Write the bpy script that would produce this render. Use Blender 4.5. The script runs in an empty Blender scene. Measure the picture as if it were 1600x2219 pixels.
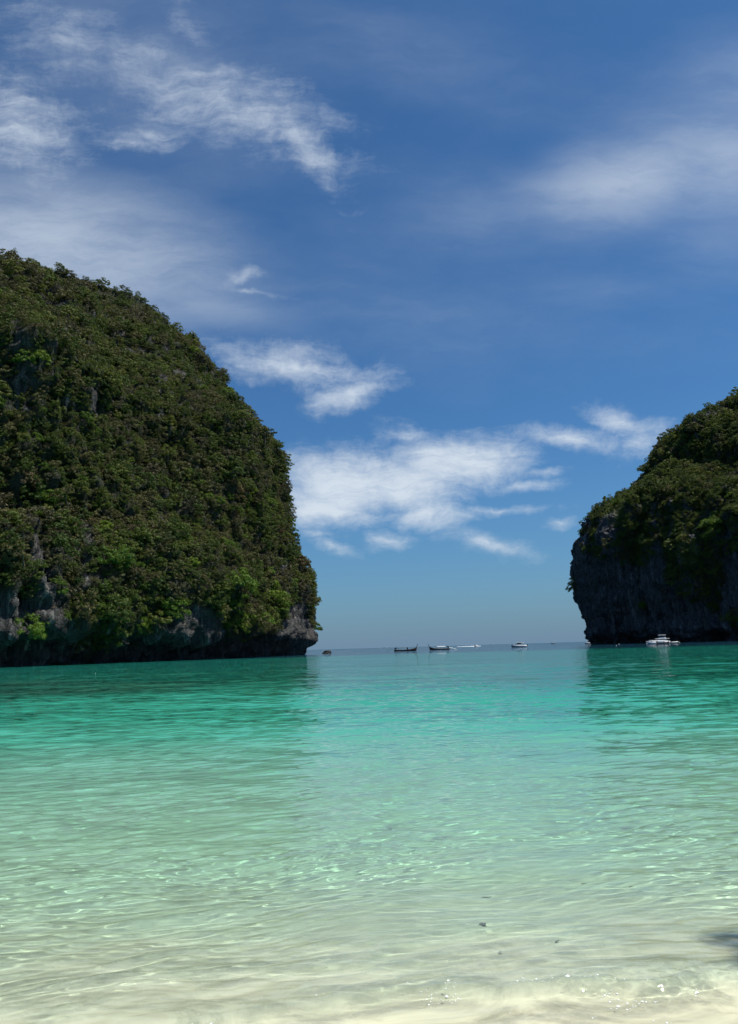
import bpy, bmesh, math, random
import numpy as np
from mathutils import Matrix, Vector

sc = bpy.context.scene
COL = sc.collection
R = math.radians

# ------------------------------------------------------------------ camera
CAM_H, FOC, PITCH, ROLL = 2.0, 1602.0, 10.41, 1.69       # metres, pixels of the 1600 x 2219 photograph, degrees
cam = bpy.data.cameras.new('camera')
cam.sensor_fit = 'VERTICAL'; cam.sensor_height = 36.0; cam.lens = 36.0 * FOC / 2219.0
cam.clip_start = 0.05; cam.clip_end = 30000
cam_o = bpy.data.objects.new('camera', cam); COL.objects.link(cam_o)
CAM_ROT = Matrix.Rotation(R(90 + PITCH), 3, 'X') @ Matrix.Rotation(R(-ROLL), 3, 'Z')
cam_o.matrix_world = Matrix.Translation((0, 0, CAM_H)) @ CAM_ROT.to_4x4()
sc.camera = cam_o

# ------------------------------------------------------------------ light
SUN_EL, SUN_AZ = 66.0, 92.0                               # azimuth measured clockwise from +Y (straight out to sea)
SUN_DIR = Vector((math.sin(R(SUN_AZ)) * math.cos(R(SUN_EL)), math.cos(R(SUN_AZ)) * math.cos(R(SUN_EL)), math.sin(R(SUN_EL))))
sun = bpy.data.lights.new('sun', 'SUN'); sun.energy = 4.9; sun.angle = R(0.53); sun.color = (1.0, 0.95, 0.87)
sun.cycles.is_caustics_light = True
sun_o = bpy.data.objects.new('sun', sun); COL.objects.link(sun_o)
sun_o.rotation_euler = SUN_DIR.to_track_quat('Z', 'Y').to_euler()
sun_o.location = (0, 0, 300)

sc.view_settings.view_transform = 'Standard'; sc.view_settings.look = 'None'
sc.view_settings.gamma = 1.0; sc.view_settings.use_curve_mapping = False
sc.view_settings.exposure = 0.25
sc.cycles.caustics_reflective = False
sc.cycles.caustics_refractive = True
sc.cycles.max_bounces = 6; sc.cycles.transmission_bounces = 4; sc.cycles.diffuse_bounces = 2; sc.cycles.glossy_bounces = 2
sc.cycles.transparent_max_bounces = 8
sc.cycles.sample_clamp_indirect = 6.0
sc.cycles.use_denoising = True
sc.cycles.use_adaptive_sampling = True; sc.cycles.adaptive_threshold = 0.025; sc.cycles.adaptive_min_samples = 16


# ------------------------------------------------------------------ node helpers
class NT:
    def __init__(self, tree):
        self.t = tree; self.t.nodes.clear()

    def n(self, kind, **kw):
        nd = self.t.nodes.new(kind)
        for k, v in kw.items():
            setattr(nd, k, v)
        return nd

    def link(self, a, b):
        self.t.links.new(a, b)

    def put(self, sock, v):
        if hasattr(v, 'is_output'):
            self.t.links.new(v, sock)
        else:
            try:
                sock.default_value = v
            except Exception:
                sock.default_value = (*v, 1.0)

    def m(self, op, a, b=0.0, c=0.0, clamp=False):
        nd = self.n('ShaderNodeMath', operation=op, use_clamp=clamp)
        self.put(nd.inputs[0], a); self.put(nd.inputs[1], b); self.put(nd.inputs[2], c)
        return nd.outputs[0]

    def vm(self, op, a, b=(0, 0, 0), s=None, out=0):
        nd = self.n('ShaderNodeVectorMath', operation=op)
        self.put(nd.inputs[0], a); self.put(nd.inputs[1], b)
        if s is not None:
            self.put(nd.inputs['Scale'], s)
        return nd.outputs[out]

    def xyz(self, x, y, z):
        nd = self.n('ShaderNodeCombineXYZ')
        for i, v in enumerate((x, y, z)):
            self.put(nd.inputs[i], v)
        return nd.outputs[0]

    def sep(self, v):
        nd = self.n('ShaderNodeSeparateXYZ'); self.put(nd.inputs[0], v)
        return nd.outputs

    def mapv(self, v, loc=(0, 0, 0), rot=(0, 0, 0), scale=(1, 1, 1), kind='POINT'):
        nd = self.n('ShaderNodeMapping', vector_type=kind)
        self.put(nd.inputs[0], v); nd.inputs['Location'].default_value = loc
        nd.inputs['Rotation'].default_value = rot; nd.inputs['Scale'].default_value = scale
        return nd.outputs[0]

    def noise(self, v, scale, detail=4, rough=0.55, dist=0.0, color=False):
        nd = self.n('ShaderNodeTexNoise'); self.put(nd.inputs['Vector'], v)
        nd.inputs['Scale'].default_value = scale; nd.inputs['Detail'].default_value = detail
        nd.inputs['Roughness'].default_value = rough; nd.inputs['Distortion'].default_value = dist
        return nd.outputs['Color' if color else 'Fac']

    def ramp(self, f, stops):
        nd = self.n('ShaderNodeValToRGB'); self.put(nd.inputs[0], f)
        el = nd.color_ramp.elements
        while len(el) < len(stops):
            el.new(0.5)
        for e, (p, c) in zip(el, stops):
            e.position = p; e.color = (*c, 1) if len(c) == 3 else c
        return nd.outputs[0]

    def smooth(self, v, a, b, lo=0.0, hi=1.0):
        nd = self.n('ShaderNodeMapRange', interpolation_type='SMOOTHSTEP'); self.put(nd.inputs[0], v)
        nd.inputs[1].default_value = a; nd.inputs[2].default_value = b
        nd.inputs[3].default_value = lo; nd.inputs[4].default_value = hi
        return nd.outputs[0]

    def mix(self, f, a, b, blend='MIX'):
        nd = self.n('ShaderNodeMix', data_type='RGBA', blend_type=blend)
        self.put(nd.inputs[0], f); self.put(nd.inputs[6], a); self.put(nd.inputs[7], b)
        return nd.outputs[2]

    def attr(self, name, out='Fac'):
        return self.n('ShaderNodeAttribute', attribute_name=name).outputs[out]

    def bsdf(self, color, rough=0.6, **kw):
        nd = self.n('ShaderNodeBsdfPrincipled'); self.put(nd.inputs['Base Color'], color)
        self.put(nd.inputs['Roughness'], rough)
        for k, v in kw.items():
            self.put(nd.inputs[k.replace('_', ' ')], v)
        return nd

    def out(self, sh):
        o = self.n('ShaderNodeOutputMaterial'); self.link(sh, o.inputs[0])


def new_mat(name):
    m = bpy.data.materials.new(name); m.use_nodes = True
    return m, NT(m.node_tree)


# ------------------------------------------------------------------ sky with cirrus
world = bpy.data.worlds.new('World'); sc.world = world; world.use_nodes = True
world.cycles.sampling_method = 'NONE'          # a smooth sky without a disc: bounced rays find it well enough
W = NT(world.node_tree)
sky = W.n('ShaderNodeTexSky', sky_type='NISHITA', sun_disc=False)
sky.sun_elevation = R(SUN_EL); sky.sun_rotation = R(SUN_AZ)
sky.altitude = 0; sky.air_density = 1.0; sky.dust_density = 0.6; sky.ozone_density = 3.0
vdir = W.n('ShaderNodeTexCoord').outputs['Generated']
vdir = W.vm('NORMALIZE', vdir)
vx, vy, vz = W.sep(vdir)
# clear-air colour: the sky model, deepened as the phone's sensor does; a grey marine haze hugs the horizon
SKY_TINT = (0.65, 1.20, 1.62)
base = W.vm('MULTIPLY', sky.outputs[0], SKY_TINT)
hz = W.m('POWER', W.m('SUBTRACT', 1.0, W.m('ABSOLUTE', vz), clamp=True), 12.0)
SKY_HAZE = (2.75, 4.4, 6.5)
base = W.mix(W.m('MULTIPLY', hz, 0.93), base, SKY_HAZE)
# gnomonic coordinates on the sky around a fixed direction, 1 unit = 1602 px of the photo
inv = CAM_ROT.transposed()
gx = W.vm('DOT_PRODUCT', vdir, tuple(inv[0]), out=1)
gy = W.vm('DOT_PRODUCT', vdir, tuple(inv[1]), out=1)
gz = W.m('MULTIPLY', W.vm('DOT_PRODUCT', vdir, tuple(inv[2]), out=1), -1.0)
gzs = W.m('MAXIMUM', gz, 0.05)
P = W.xyz(W.m('DIVIDE', gx, gzs), W.m('DIVIDE', gy, gzs), 0.0)
warp = W.vm('SUBTRACT', W.noise(P, 4.0, 5, 0.6, color=True), (0.5, 0.5, 0.5))
warp2 = W.vm('SUBTRACT', W.noise(P, 15.0, 4, 0.6, color=True), (0.5, 0.5, 0.5))
Pw = W.vm('ADD', P, W.vm('SCALE', warp, s=0.065))
Pw = W.vm('ADD', Pw, W.vm('SCALE', warp2, s=0.024))


def ell(Pin, cx, cy, a, b, ang):
    q = W.mapv(Pin, loc=((cx - 800) / FOC, (1109.5 - cy) / FOC, 0), rot=(0, 0, R(-ang)), scale=(a / FOC, b / FOC, 1), kind='TEXTURE')
    return W.vm('LENGTH', q, out=1)


def field(Pin, lst):
    F = None
    for cx, cy, a, b, ang, w in lst:
        r = ell(Pin, cx, cy, a, b, ang)
        f = W.m('MULTIPLY', W.m('SUBTRACT', 1.0, r), w)
        f = W.m('MAXIMUM', f, -1.0)
        F = f if F is None else W.m('SMOOTH_MAX', F, f, 0.15)
    return F


cirrus = [(470, 215, 330, 95, 22, .78), (650, 310, 160, 55, 46, .95), (330, 285, 140, 36, -8, .85), (30, 270, 190, 115, 26, 1.0),
          (150, 95, 170, 90, 20, .45), (420, 60, 170, 34, 58, .35)]
sheet = [(640, 795, 240, 62, 7, .95), (755, 852, 140, 42, -16, 1.0), (1240, 945, 185, 36, 8, 1.0), (1352, 915, 115, 34, 22, .85), (1390, 955, 90, 40, -20, .8),
         (745, 1050, 200, 108, -6, 1.6), (975, 1005, 225, 88, -6, 1.5), (870, 1050, 170, 84, 8, 1.5), (925, 1110, 110, 58, 12, 1.15), (700, 1098, 160, 50, -8, 1.4),
         (880, 945, 90, 36, 20, .6), (850, 1172, 75, 30, 0, .85), (1065, 1186, 115, 30, 8, .9), (725, 1180, 90, 22, 20, .8), (680, 1148, 100, 18, 8, .6),
         (1090, 1108, 170, 15, -3, .6), (1215, 1132, 40, 18, 0, .6), (755, 965, 60, 18, 0, .45), (1180, 1022, 80, 16, -8, .7), (1130, 1050, 120, 16, -4, .6),
         (520, 603, 70, 17, -20, .5), (560, 636, 90, 8, 14, .45)]
veil = [(1375, 390, 360, 150, -14, .80), (1580, 330, 380, 280, -20, .58), (1050, 470, 420, 130, -8, .22), (60, 540, 600, 230, 8, 1.05), (420, 660, 330, 70, 8, .45),
        (300, 120, 520, 260, 15, .30), (1330, 635, 330, 50, -10, .16), (900, 120, 500, 120, 10, .14), (850, 680, 600, 120, 5, .16)]
# fibrous texture: drawn out along the wind, two directions
fa = W.noise(W.mapv(Pw, rot=(0, 0, R(24)), scale=(9, 34, 1)), 1.0, 10, 0.70)
fb = W.noise(W.mapv(Pw, rot=(0, 0, R(6)), scale=(10, 36, 1)), 1.0, 10, 0.68)
fc = W.noise(Pw, 26.0, 9, 0.70)
ta = W.m('ADD', W.m('MULTIPLY', fa, 0.6), W.m('MULTIPLY', fc, 0.4))
tb = W.m('ADD', W.m('MULTIPLY', fb, 0.55), W.m('MULTIPLY', fc, 0.45))
Fa = W.m('ADD', field(Pw, cirrus), W.m('MULTIPLY', W.m('SUBTRACT', ta, 0.52), 2.6))
Fb = W.m('ADD', field(Pw, sheet), W.m('MULTIPLY', W.m('SUBTRACT', tb, 0.5), 2.3))
da = W.smooth(Fa, -0.20, 1.30, 0, 0.72)
db = W.smooth(Fb, -0.05, 1.35, 0, 0.95)
Fc = W.m('ADD', field(P, veil), W.m('MULTIPLY', W.m('SUBTRACT', W.noise(W.mapv(Pw, rot=(0, 0, R(12)), scale=(1, 2.4, 1)), 3.6, 7, 0.56), 0.5), 0.5))
dc = W.smooth(Fc, -0.12, 0.95, 0, 0.58)
# drawn-out filaments within the ice clouds
fil = W.noise(W.mapv(Pw, rot=(0, 0, R(10)), scale=(12, 60, 1)), 1.0, 8, 0.68)
da = W.m('MULTIPLY', da, W.smooth(W.noise(W.mapv(Pw, rot=(0, 0, R(34)), scale=(9, 46, 1)), 1.0, 8, 0.68), 0.30, 0.62, 0.55, 1.15))
db = W.m('MULTIPLY', db, W.smooth(fil, 0.28, 0.60, 0.72, 1.06))
dc = W.m('MULTIPLY', dc, W.smooth(W.noise(W.mapv(Pw, rot=(0, 0, R(12)), scale=(3.5, 15, 1)), 1.0, 9, 0.66), 0.30, 0.64, 0.62, 1.12))
front = W.smooth(gz, 0.25, 0.5)
dens = W.m('MAXIMUM', W.m('MAXIMUM', da, db), 0.0)
dens = W.m('SUBTRACT', 1.0, W.m('MULTIPLY', W.m('SUBTRACT', 1.0, dens), W.m('SUBTRACT', 1.0, dc)))
# the same thin cirrus carries on over the rest of the sky
gq = W.vm('SCALE', vdir, s=W.m('DIVIDE', 1.0, W.m('MAXIMUM', vz, 0.12)))
rest = W.smooth(W.noise(W.mapv(gq, rot=(0, 0, R(30)), scale=(0.5, 1.4, 1)), 1.2, 8, 0.6, 0.4), 0.48, 0.85, 0, 0.55)
rest = W.m('MULTIPLY', rest, W.smooth(vz, 0.02, 0.2))
dens = W.m('ADD', W.m('MULTIPLY', dens, front), W.m('MULTIPLY', rest, W.m('SUBTRACT', 1.0, front)))
CLOUD = (10.9, 12.3, 13.9)
col = W.mix(dens, base, CLOUD)
bg = W.n('ShaderNodeBackground'); W.link(col, bg.inputs[0]); bg.inputs[1].default_value = 0.05
wo = W.n('ShaderNodeOutputWorld'); W.link(bg.outputs[0], wo.inputs[0])


# ------------------------------------------------------------------ geometry helpers
def tag(o, label=None, cat=None, group=None, kind=None):
    if label: o['label'] = label
    if cat: o['category'] = cat
    if group: o['group'] = group
    if kind: o['kind'] = kind
    return o


def np_mesh(name, v, f, smooth=True, attrs=None):
    me = bpy.data.meshes.new(name)
    v = np.ascontiguousarray(v, dtype=np.float32); f = np.ascontiguousarray(f, dtype=np.int32)
    k = f.shape[1]
    me.vertices.add(len(v)); me.vertices.foreach_set('co', v.ravel())
    me.loops.add(f.size); me.loops.foreach_set('vertex_index', f.ravel())
    me.polygons.add(len(f)); me.polygons.foreach_set('loop_start', np.arange(0, f.size, k, dtype=np.int32))
    me.polygons.foreach_set('use_smooth', np.full(len(f), smooth))
    for an, av in (attrs or {}).items():
        a = me.attributes.new(an, 'FLOAT', 'POINT'); a.data.foreach_set('value', np.ascontiguousarray(av, dtype=np.float32).ravel())
    me.update(); me.validate()
    return me


def link(name, me, mat=None, parent=None, loc=None):
    o = bpy.data.objects.new(name, me); COL.objects.link(o)
    if mat is not None and me is not None and not me.materials:
        me.materials.append(mat)
    if parent: o.parent = parent
    if loc is not None: o.location = loc
    return o


def grid_faces(n, m, wrap=False):
    i = np.arange(n * m).reshape(n, m)
    if wrap:
        i = np.concatenate([i, i[:, :1]], 1)
    return np.stack([i[:-1, :-1], i[:-1, 1:], i[1:, 1:], i[1:, :-1]], -1).reshape(-1, 4)


def _hash(ix, iy, iz, seed):
    h = (ix.astype(np.uint32) * np.uint32(374761393) + iy.astype(np.uint32) * np.uint32(668265263)
         + iz.astype(np.uint32) * np.uint32(2147483647) + np.uint32((seed * 974634777) & 0xffffffff))
    h = (h ^ (h >> np.uint32(13))) * np.uint32(1274126177)
    h = (h ^ (h >> np.uint32(16))) * np.uint32(2246822519)
    h = h ^ (h >> np.uint32(15))
    return h.astype(np.float32) / np.float32(4294967295.0)


def vnoise(x, y, z, seed=0):
    x, y, z = np.broadcast_arrays(x, y, z)
    fx, fy, fz = np.floor(x), np.floor(y), np.floor(z)
    ix, iy, iz = fx.astype(np.int64), fy.astype(np.int64), fz.astype(np.int64)
    tx, ty, tz = x - fx, y - fy, z - fz
    tx = tx * tx * (3 - 2 * tx); ty = ty * ty * (3 - 2 * ty); tz = tz * tz * (3 - 2 * tz)
    r = 0
    for dx in (0, 1):
        for dy in (0, 1):
            for dz in (0, 1):
                r = r + _hash(ix + dx, iy + dy, iz + dz, seed) * (tx if dx else 1 - tx) * (ty if dy else 1 - ty) * (tz if dz else 1 - tz)
    return r * 2 - 1


def fbm(x, y, z, oct=4, seed=0, gain=0.5):
    r, a = 0, 1.0
    for o in range(oct):
        r = r + a * vnoise(x * 2 ** o + 17.3 * o, y * 2 ** o + 5.1 * o, z * 2 ** o + 9.7 * o, seed + o)
        a *= gain
    return r


def sstep(x, a, b):
    t = np.clip((x - a) / (b - a), 0, 1)
    return t * t * (3 - 2 * t)


def pix_dir(x, y):
    return (CAM_ROT @ Vector(((x - 800) / FOC, (1109.5 - y) / FOC, -1))).normalized()


def horizon_y(x):
    return 1407.3 - 0.0295 * (x - 680)


def sea_point(x, dist):
    """the point of the sea surface dist metres away in the photo's direction x (taken at the horizon)"""
    d = pix_dir(x, horizon_y(x)); d.z = 0; d.normalize()
    return Vector((d.x * dist, d.y * dist, 0))


# ------------------------------------------------------------------ seabed and beach
def bed_z(x, y):
    """sand level; the waterline lies about 3.6 m in front of the camera"""
    shore = 3.55 + 0.25 * np.sin(x * 0.35 + 0.6) + 0.1 * np.sin(x * 0.9) - 0.002 * x * x / (1 + 0.02 * np.abs(x))
    d = y - shore
    near = 0.074 * d + 0.0010 * np.clip(d, 0, 30) ** 2
    dep = near
    dep = np.where(d < 0, np.maximum(0.09 * d, -3.2 + 0.01 * d), dep)
    r = np.hypot(x, y)
    dep = np.where(d > 30, 3.12 + 2.6 * (1 - np.exp(-(d - 30) / 50)) + 22 * sstep(r, 190, 380), dep)
    return -dep


def geo(a, b, ratio):
    n = int(math.log(b / a) / math.log(ratio)) + 1
    return a * (b / a) ** (np.arange(n + 1) / n)


def sand_mat():
    m, n = new_mat('coral_sand')
    p = n.n('ShaderNodeNewGeometry').outputs['Position']
    big = n.noise(p, 0.9, 5, 0.6); fine = n.noise(p, 60, 3, 0.6)
    c = n.ramp(big, [(0.3, (0.68, 0.61, 0.43)), (0.6, (0.79, 0.73, 0.53)), (0.8, (0.82, 0.77, 0.58))])
    c = n.mix(n.smooth(fine, 0.35, 0.75, 0, 0.25), c, (0.45, 0.38, 0.28))
    bp = n.n('ShaderNodeBump'); bp.inputs['Strength'].default_value = 0.5; bp.inputs['Distance'].default_value = 0.01
    n.link(n.m('ADD', fine, n.noise(n.mapv(p, scale=(1.2, 7, 1)), 1.6, 3, 0.5, 0.6)), bp.inputs['Height'])
    b = n.bsdf(c, 0.9, Normal=bp.outputs[0]); n.out(b.outputs[0])
    return m


ys = np.concatenate([-geo(60, 1, 1.25), np.arange(-0.9, 18, 0.12), geo(18.1, 9000, 1.05)])
xs = np.concatenate([-geo(9000, 14.2, 1.12), np.arange(-14, 14.01, 0.14), geo(14.2, 9000, 1.12)])
X, Y = np.meshgrid(xs, ys)
Z = bed_z(X, Y) + np.where(np.hypot(X, Y) < 30, 0.012 * fbm(X * 1.3, Y * 2.6, 0 * X, 3, 5), 0)
seabed = link('beach_sand', np_mesh('beach_sand', np.stack([X, Y, Z], -1).reshape(-1, 3), grid_faces(*X.shape)), sand_mat())
tag(seabed, 'pale coral sand of the beach running down under the clear shallows', kind='structure')
seabed.cycles.is_caustics_receiver = True

# ------------------------------------------------------------------ sea
rng = np.random.default_rng(11)
lam = np.concatenate([np.geomspace(0.075, 0.36, 34), np.geomspace(0.38, 1.5, 18), np.geomspace(1.7, 6.5, 10)])
slope = np.concatenate([np.full(34, 0.032), np.full(18, 0.019), np.full(10, 0.009)])
wdir = np.pi + np.concatenate([rng.normal(R(-10), R(17), 34), rng.normal(R(2), R(26), 18), rng.normal(0, R(20), 10)])
wph = rng.uniform(0, 2 * np.pi, len(lam))


def bore_line(x):
    return 4.66 + 0.035 * x + 0.09 * np.sin(x * 1.3 + 0.5) + 0.05 * np.sin(x * 3.1 + 1.2) + 0.03 * np.sin(x * 7.0)


def waves(x, y, step):
    h = np.zeros_like(x)
    # patches where the breeze ruffles the water more or less
    gust = 0.85 + 0.35 * fbm(x * 0.22, y * 0.3, 0 * x, 2, 41)
    gust2 = 0.85 + 0.45 * fbm(x * 0.6, y * 0.8, 0 * x, 2, 43)
    wx = x + 0.12 * fbm(x * 0.8, y * 0.8, 0 * x, 2, 51)
    wy = y + 0.12 * fbm(x * 0.8, y * 0.8, 0 * x + 3, 2, 52)
    for l, s, a, p in zip(lam, slope, wdir, wph):
        k = 2 * np.pi / l
        keep = sstep(l / step, 2.6, 5.0)
        c = np.sin(k * (wx * math.sin(a) + wy * math.cos(a)) + p)
        c = c + 0.25 * np.cos(2 * (k * (wx * math.sin(a) + wy * math.cos(a)) + p) + np.pi)
        h += s / k * c * keep * (gust2 if l < 0.5 else gust)
    shallow = sstep(-bed_z(x, y), 0.0, 0.17)
    h *= 0.38 + 0.62 * shallow
    # the little swash bore rolling up the beach
    d = y - bore_line(x)
    amp = 0.030 + 0.010 * np.sin(x * 1.1 + 1.0) + 0.030 * sstep(x, 0.3, 1.6)
    near = np.abs(d) < 6
    h += np.where(near, amp * sstep(d, -0.15, 0.01) * np.exp(-np.clip(d, 0, 9) / 0.5), 0)
    h += np.where(near, 0.006 * fbm(x * 15, y * 17, 0 * x, 3, 60, 0.6) * np.exp(-(d + 0.03) ** 2 / 0.06) * sstep(x, 0.4, 1.3), 0)
    return h


r_rows = np.concatenate([geo(3.0, 42, 1.0026), geo(42.6, 9500, 1.022)])
a_cols = np.concatenate([np.arange(-105, -36, 3.0), np.arange(-34, -29.9, 0.6), np.arange(-29.5, 29.51, 0.125), np.arange(30, 34.1, 0.6), np.arange(36, 106, 3.0)])
A, RR = np.meshgrid(np.radians(a_cols), r_rows)
X, Y = RR * np.sin(A), RR * np.cos(A)
step = np.maximum(RR * np.where(np.abs(A) > R(35), 0.052, np.where(np.abs(A) > R(29.6), 0.0105, 0.0022)), np.gradient(r_rows)[:, None])
Zw = np.where(RR < 140, waves(X, Y, step), 0.0)
dep = np.clip(-bed_z(X, Y) + Zw, 0.0, 60)
# never let the sheet dip under the sand where it thins out
keep_y = Y > (2.2 - 0.002 * X * X)
farw = sstep(RR, 7, 26)
nr, nc = X.shape
faces = grid_faces(nr, nc)
ok = keep_y.ravel()[faces].all(1)
sea_me = np_mesh('sea', np.stack([X, Y, Zw], -1).reshape(-1, 3), faces[ok], True, {'depth': dep, 'far': farw})


def sea_mat():
    m, n = new_mat('lagoon_water')
    p = n.n('ShaderNodeNewGeometry').outputs['Position']
    d = n.attr('depth'); far = n.attr('far')
    px, py, pz = n.sep(p)
    flat = n.xyz(px, py, 0.0)
    # body colour of the lagoon by depth: milky green over sand, deep blue out at sea
    patch = n.noise(n.mapv(flat, scale=(0.012, 0.03, 1)), 1.0, 4, 0.55, 0.3)
    dd = n.m('MULTIPLY', d, n.smooth(patch, 0.3, 0.7, 0.85, 1.15))
    body = n.ramp(n.m('DIVIDE', dd, 8.0), [(0.0, (0.68, 0.635, 0.42)), (0.025, (0.54, 0.65, 0.50)), (0.09, (0.30, 0.54, 0.44)), (0.155, (0.105, 0.475, 0.355)), (0.25, (0.045, 0.36, 0.25)), (0.5, (0.015, 0.20, 0.135)), (0.75, (0.012, 0.165, 0.135)), (1.0, (0.010, 0.045, 0.075))])
    # dark reef and weed growing on the floor of the left part of the bay
    reef = n.noise(n.mapv(flat, scale=(0.02, 0.09, 1)), 1.0, 5, 0.6, 0.5)
    rm = n.m('MULTIPLY', n.smooth(reef, 0.36, 0.56), n.m('MULTIPLY', n.smooth(px, -5.0, -17.0), n.m('MULTIPLY', n.smooth(py, 37, 45), n.smooth(py, 74, 58))))
    body = n.mix(n.m('MULTIPLY', rm, 0.6), body, (0.035, 0.11, 0.075))
    cloudy = n.m('SUBTRACT', 1.0, n.m('POWER', 2.718, n.m('MULTIPLY', dd, -0.75)))
    # sand stirred up by the swash
    stir = n.noise(n.mapv(flat, rot=(0, 0, R(20)), scale=(1.0, 1.8, 1)), 1.6, 5, 0.62, 0.8)
    milky = n.m('MULTIPLY', n.smooth(d, 0.19, 0.04), n.smooth(stir, 0.34, 0.62, 0.30, 0.9))
    fac = n.m('MAXIMUM', cloudy, milky)
    tint = n.xyz(n.m('POWER', 2.718, n.m('MULTIPLY', dd, -1.35)), n.m('POWER', 2.718, n.m('MULTIPLY', dd, -0.10)), n.m('POWER', 2.718, n.m('MULTIPLY', dd, -0.30)))
    # ripples too fine for the mesh far out: wave slopes added straight to the normal
    half = (0.5, 0.5, 0.5)
    s1 = n.vm('SUBTRACT', n.noise(n.mapv(flat, rot=(0, 0, R(8)), scale=(1.4, 3.8, 1)), 1.0, 2, 0.5, 0.2, True), half)
    s2 = n.vm('SUBTRACT', n.noise(n.mapv(flat, rot=(0, 0, R(4)), scale=(0.30, 0.95, 1)), 1.0, 3, 0.55, 0.3, True), half)
    s3 = n.vm('SUBTRACT', n.noise(n.mapv(flat, rot=(0, 0, R(-7)), scale=(0.045, 0.20, 1)), 1.0, 3, 0.55, 0.3, True), half)
    sl = n.vm('ADD', n.vm('ADD', n.vm('SCALE', s1, s=0.55), n.vm('SCALE', s2, s=0.46)), n.vm('SCALE', s3, s=0.34))
    sl = n.vm('MULTIPLY', sl, (0.6, 1.0, 0.0))
    nrm = n.vm('NORMALIZE', n.vm('ADD', n.n('ShaderNodeNewGeometry').outputs['Normal'], n.vm('SCALE', sl, s=far)))
    fr = n.n('ShaderNodeFresnel'); fr.inputs['IOR'].default_value = 1.333; n.link(nrm, fr.inputs['Normal'])
    rf = n.n('ShaderNodeBsdfRefraction'); rf.inputs['IOR'].default_value = 1.333; rf.inputs['Roughness'].default_value = 0.0
    n.link(tint, rf.inputs['Color']); n.link(nrm, rf.inputs['Normal'])
    gl = n.n('ShaderNodeBsdfGlossy'); gl.inputs['Roughness'].default_value = 0.03; n.link(nrm, gl.inputs['Normal'])
    df = n.n('ShaderNodeBsdfDiffuse'); n.link(body, df.inputs['Color']); df.inputs['Normal'].default_value = (0, 0, 1)
    n.link(n.xyz(0.0, 0.0, 1.0), df.inputs['Normal'])
    inner = n.n('ShaderNodeMixShader'); n.link(fac, inner.inputs[0]); n.link(rf.outputs[0], inner.inputs[1]); n.link(df.outputs[0], inner.inputs[2])
    top = n.n('ShaderNodeMixShader'); n.link(fr.outputs[0], top.inputs[0]); n.link(inner.outputs[0], top.inputs[1]); n.link(gl.outputs[0], top.inputs[2])
    n.out(top.outputs[0])
    return m


sea = link('water', sea_me, sea_mat())
tag(sea, 'clear turquoise lagoon water rippling from the beach out to the blue open sea', kind='structure')
sea.cycles.is_caustics_caster = True

# ------------------------------------------------------------------ cliffs
LEFT_SIL = [(0, 553), (44, 562), (87, 575), (131, 575), (175, 588), (219, 604), (254, 611), (284, 625), (332, 654), (385, 691), (420, 732), (442, 763), (472, 807),
            (490, 845), (534, 885), (560, 921), (582, 945), (597, 982), (608, 1021), (622, 1056), (626, 1113), (634, 1161), (652, 1205), (669, 1240), (679, 1279),
            (677, 1319), (676, 1371), (677, 1395), (664, 1414)]
RIGHT_SIL = [(1600, 852), (1562, 865), (1522, 887), (1481, 908), (1462, 921), (1443, 942), (1422, 965), (1405, 992), (1393, 1017), (1384, 1044), (1362, 1057), (1349, 1067),
             (1324, 1073), (1303, 1080), (1289, 1100), (1272, 1119), (1264, 1133), (1258, 1160), (1247, 1176), (1245, 1200), (1239, 1219), (1239, 1252), (1245, 1284),
             (1255, 1314), (1264, 1344), (1271, 1371), (1283, 1391)]


LEFT_FIX = [(0, 15), (0, 4), (0, -23), (0, -90), (0, -90), (0, -90), (0, -90), (0, -85), (0, -69), (0, -90), (56, 0), (50, 0), (2, 0), (8, 0), (0, 5), (-9, 0), (23, 0), (-70, 0), (-47, 0), (-18, 0), (-6, 0), (-5, 0), (-13, 0), (-2, 0), (1, 0), (-23, 0), (5, 0), (0, 0), (0, 0)]
RIGHT_FIX = [(0, 7), (0, -24), (0, 16), (0, -80), (0, -90), (0, -23), (-1, 0), (6, 0), (-2, 0), (70, 0), (0, -19), (0, 11), (0, -88), (0, -90), (-9, 0), (11, 0), (-3, 0), (-1, 0), (-1, 0), (32, 0), (3, 0), (11, 0), (13, 0), (16, 0), (12, 0), (-2, 0), (0, 0)]


def flat_of(a, amax, kt):
    """how much shallower than wide the dome is at the ring of half width a"""
    return kt + (1 - kt) * sstep(a / amax, 0.55, 1.0)


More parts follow.
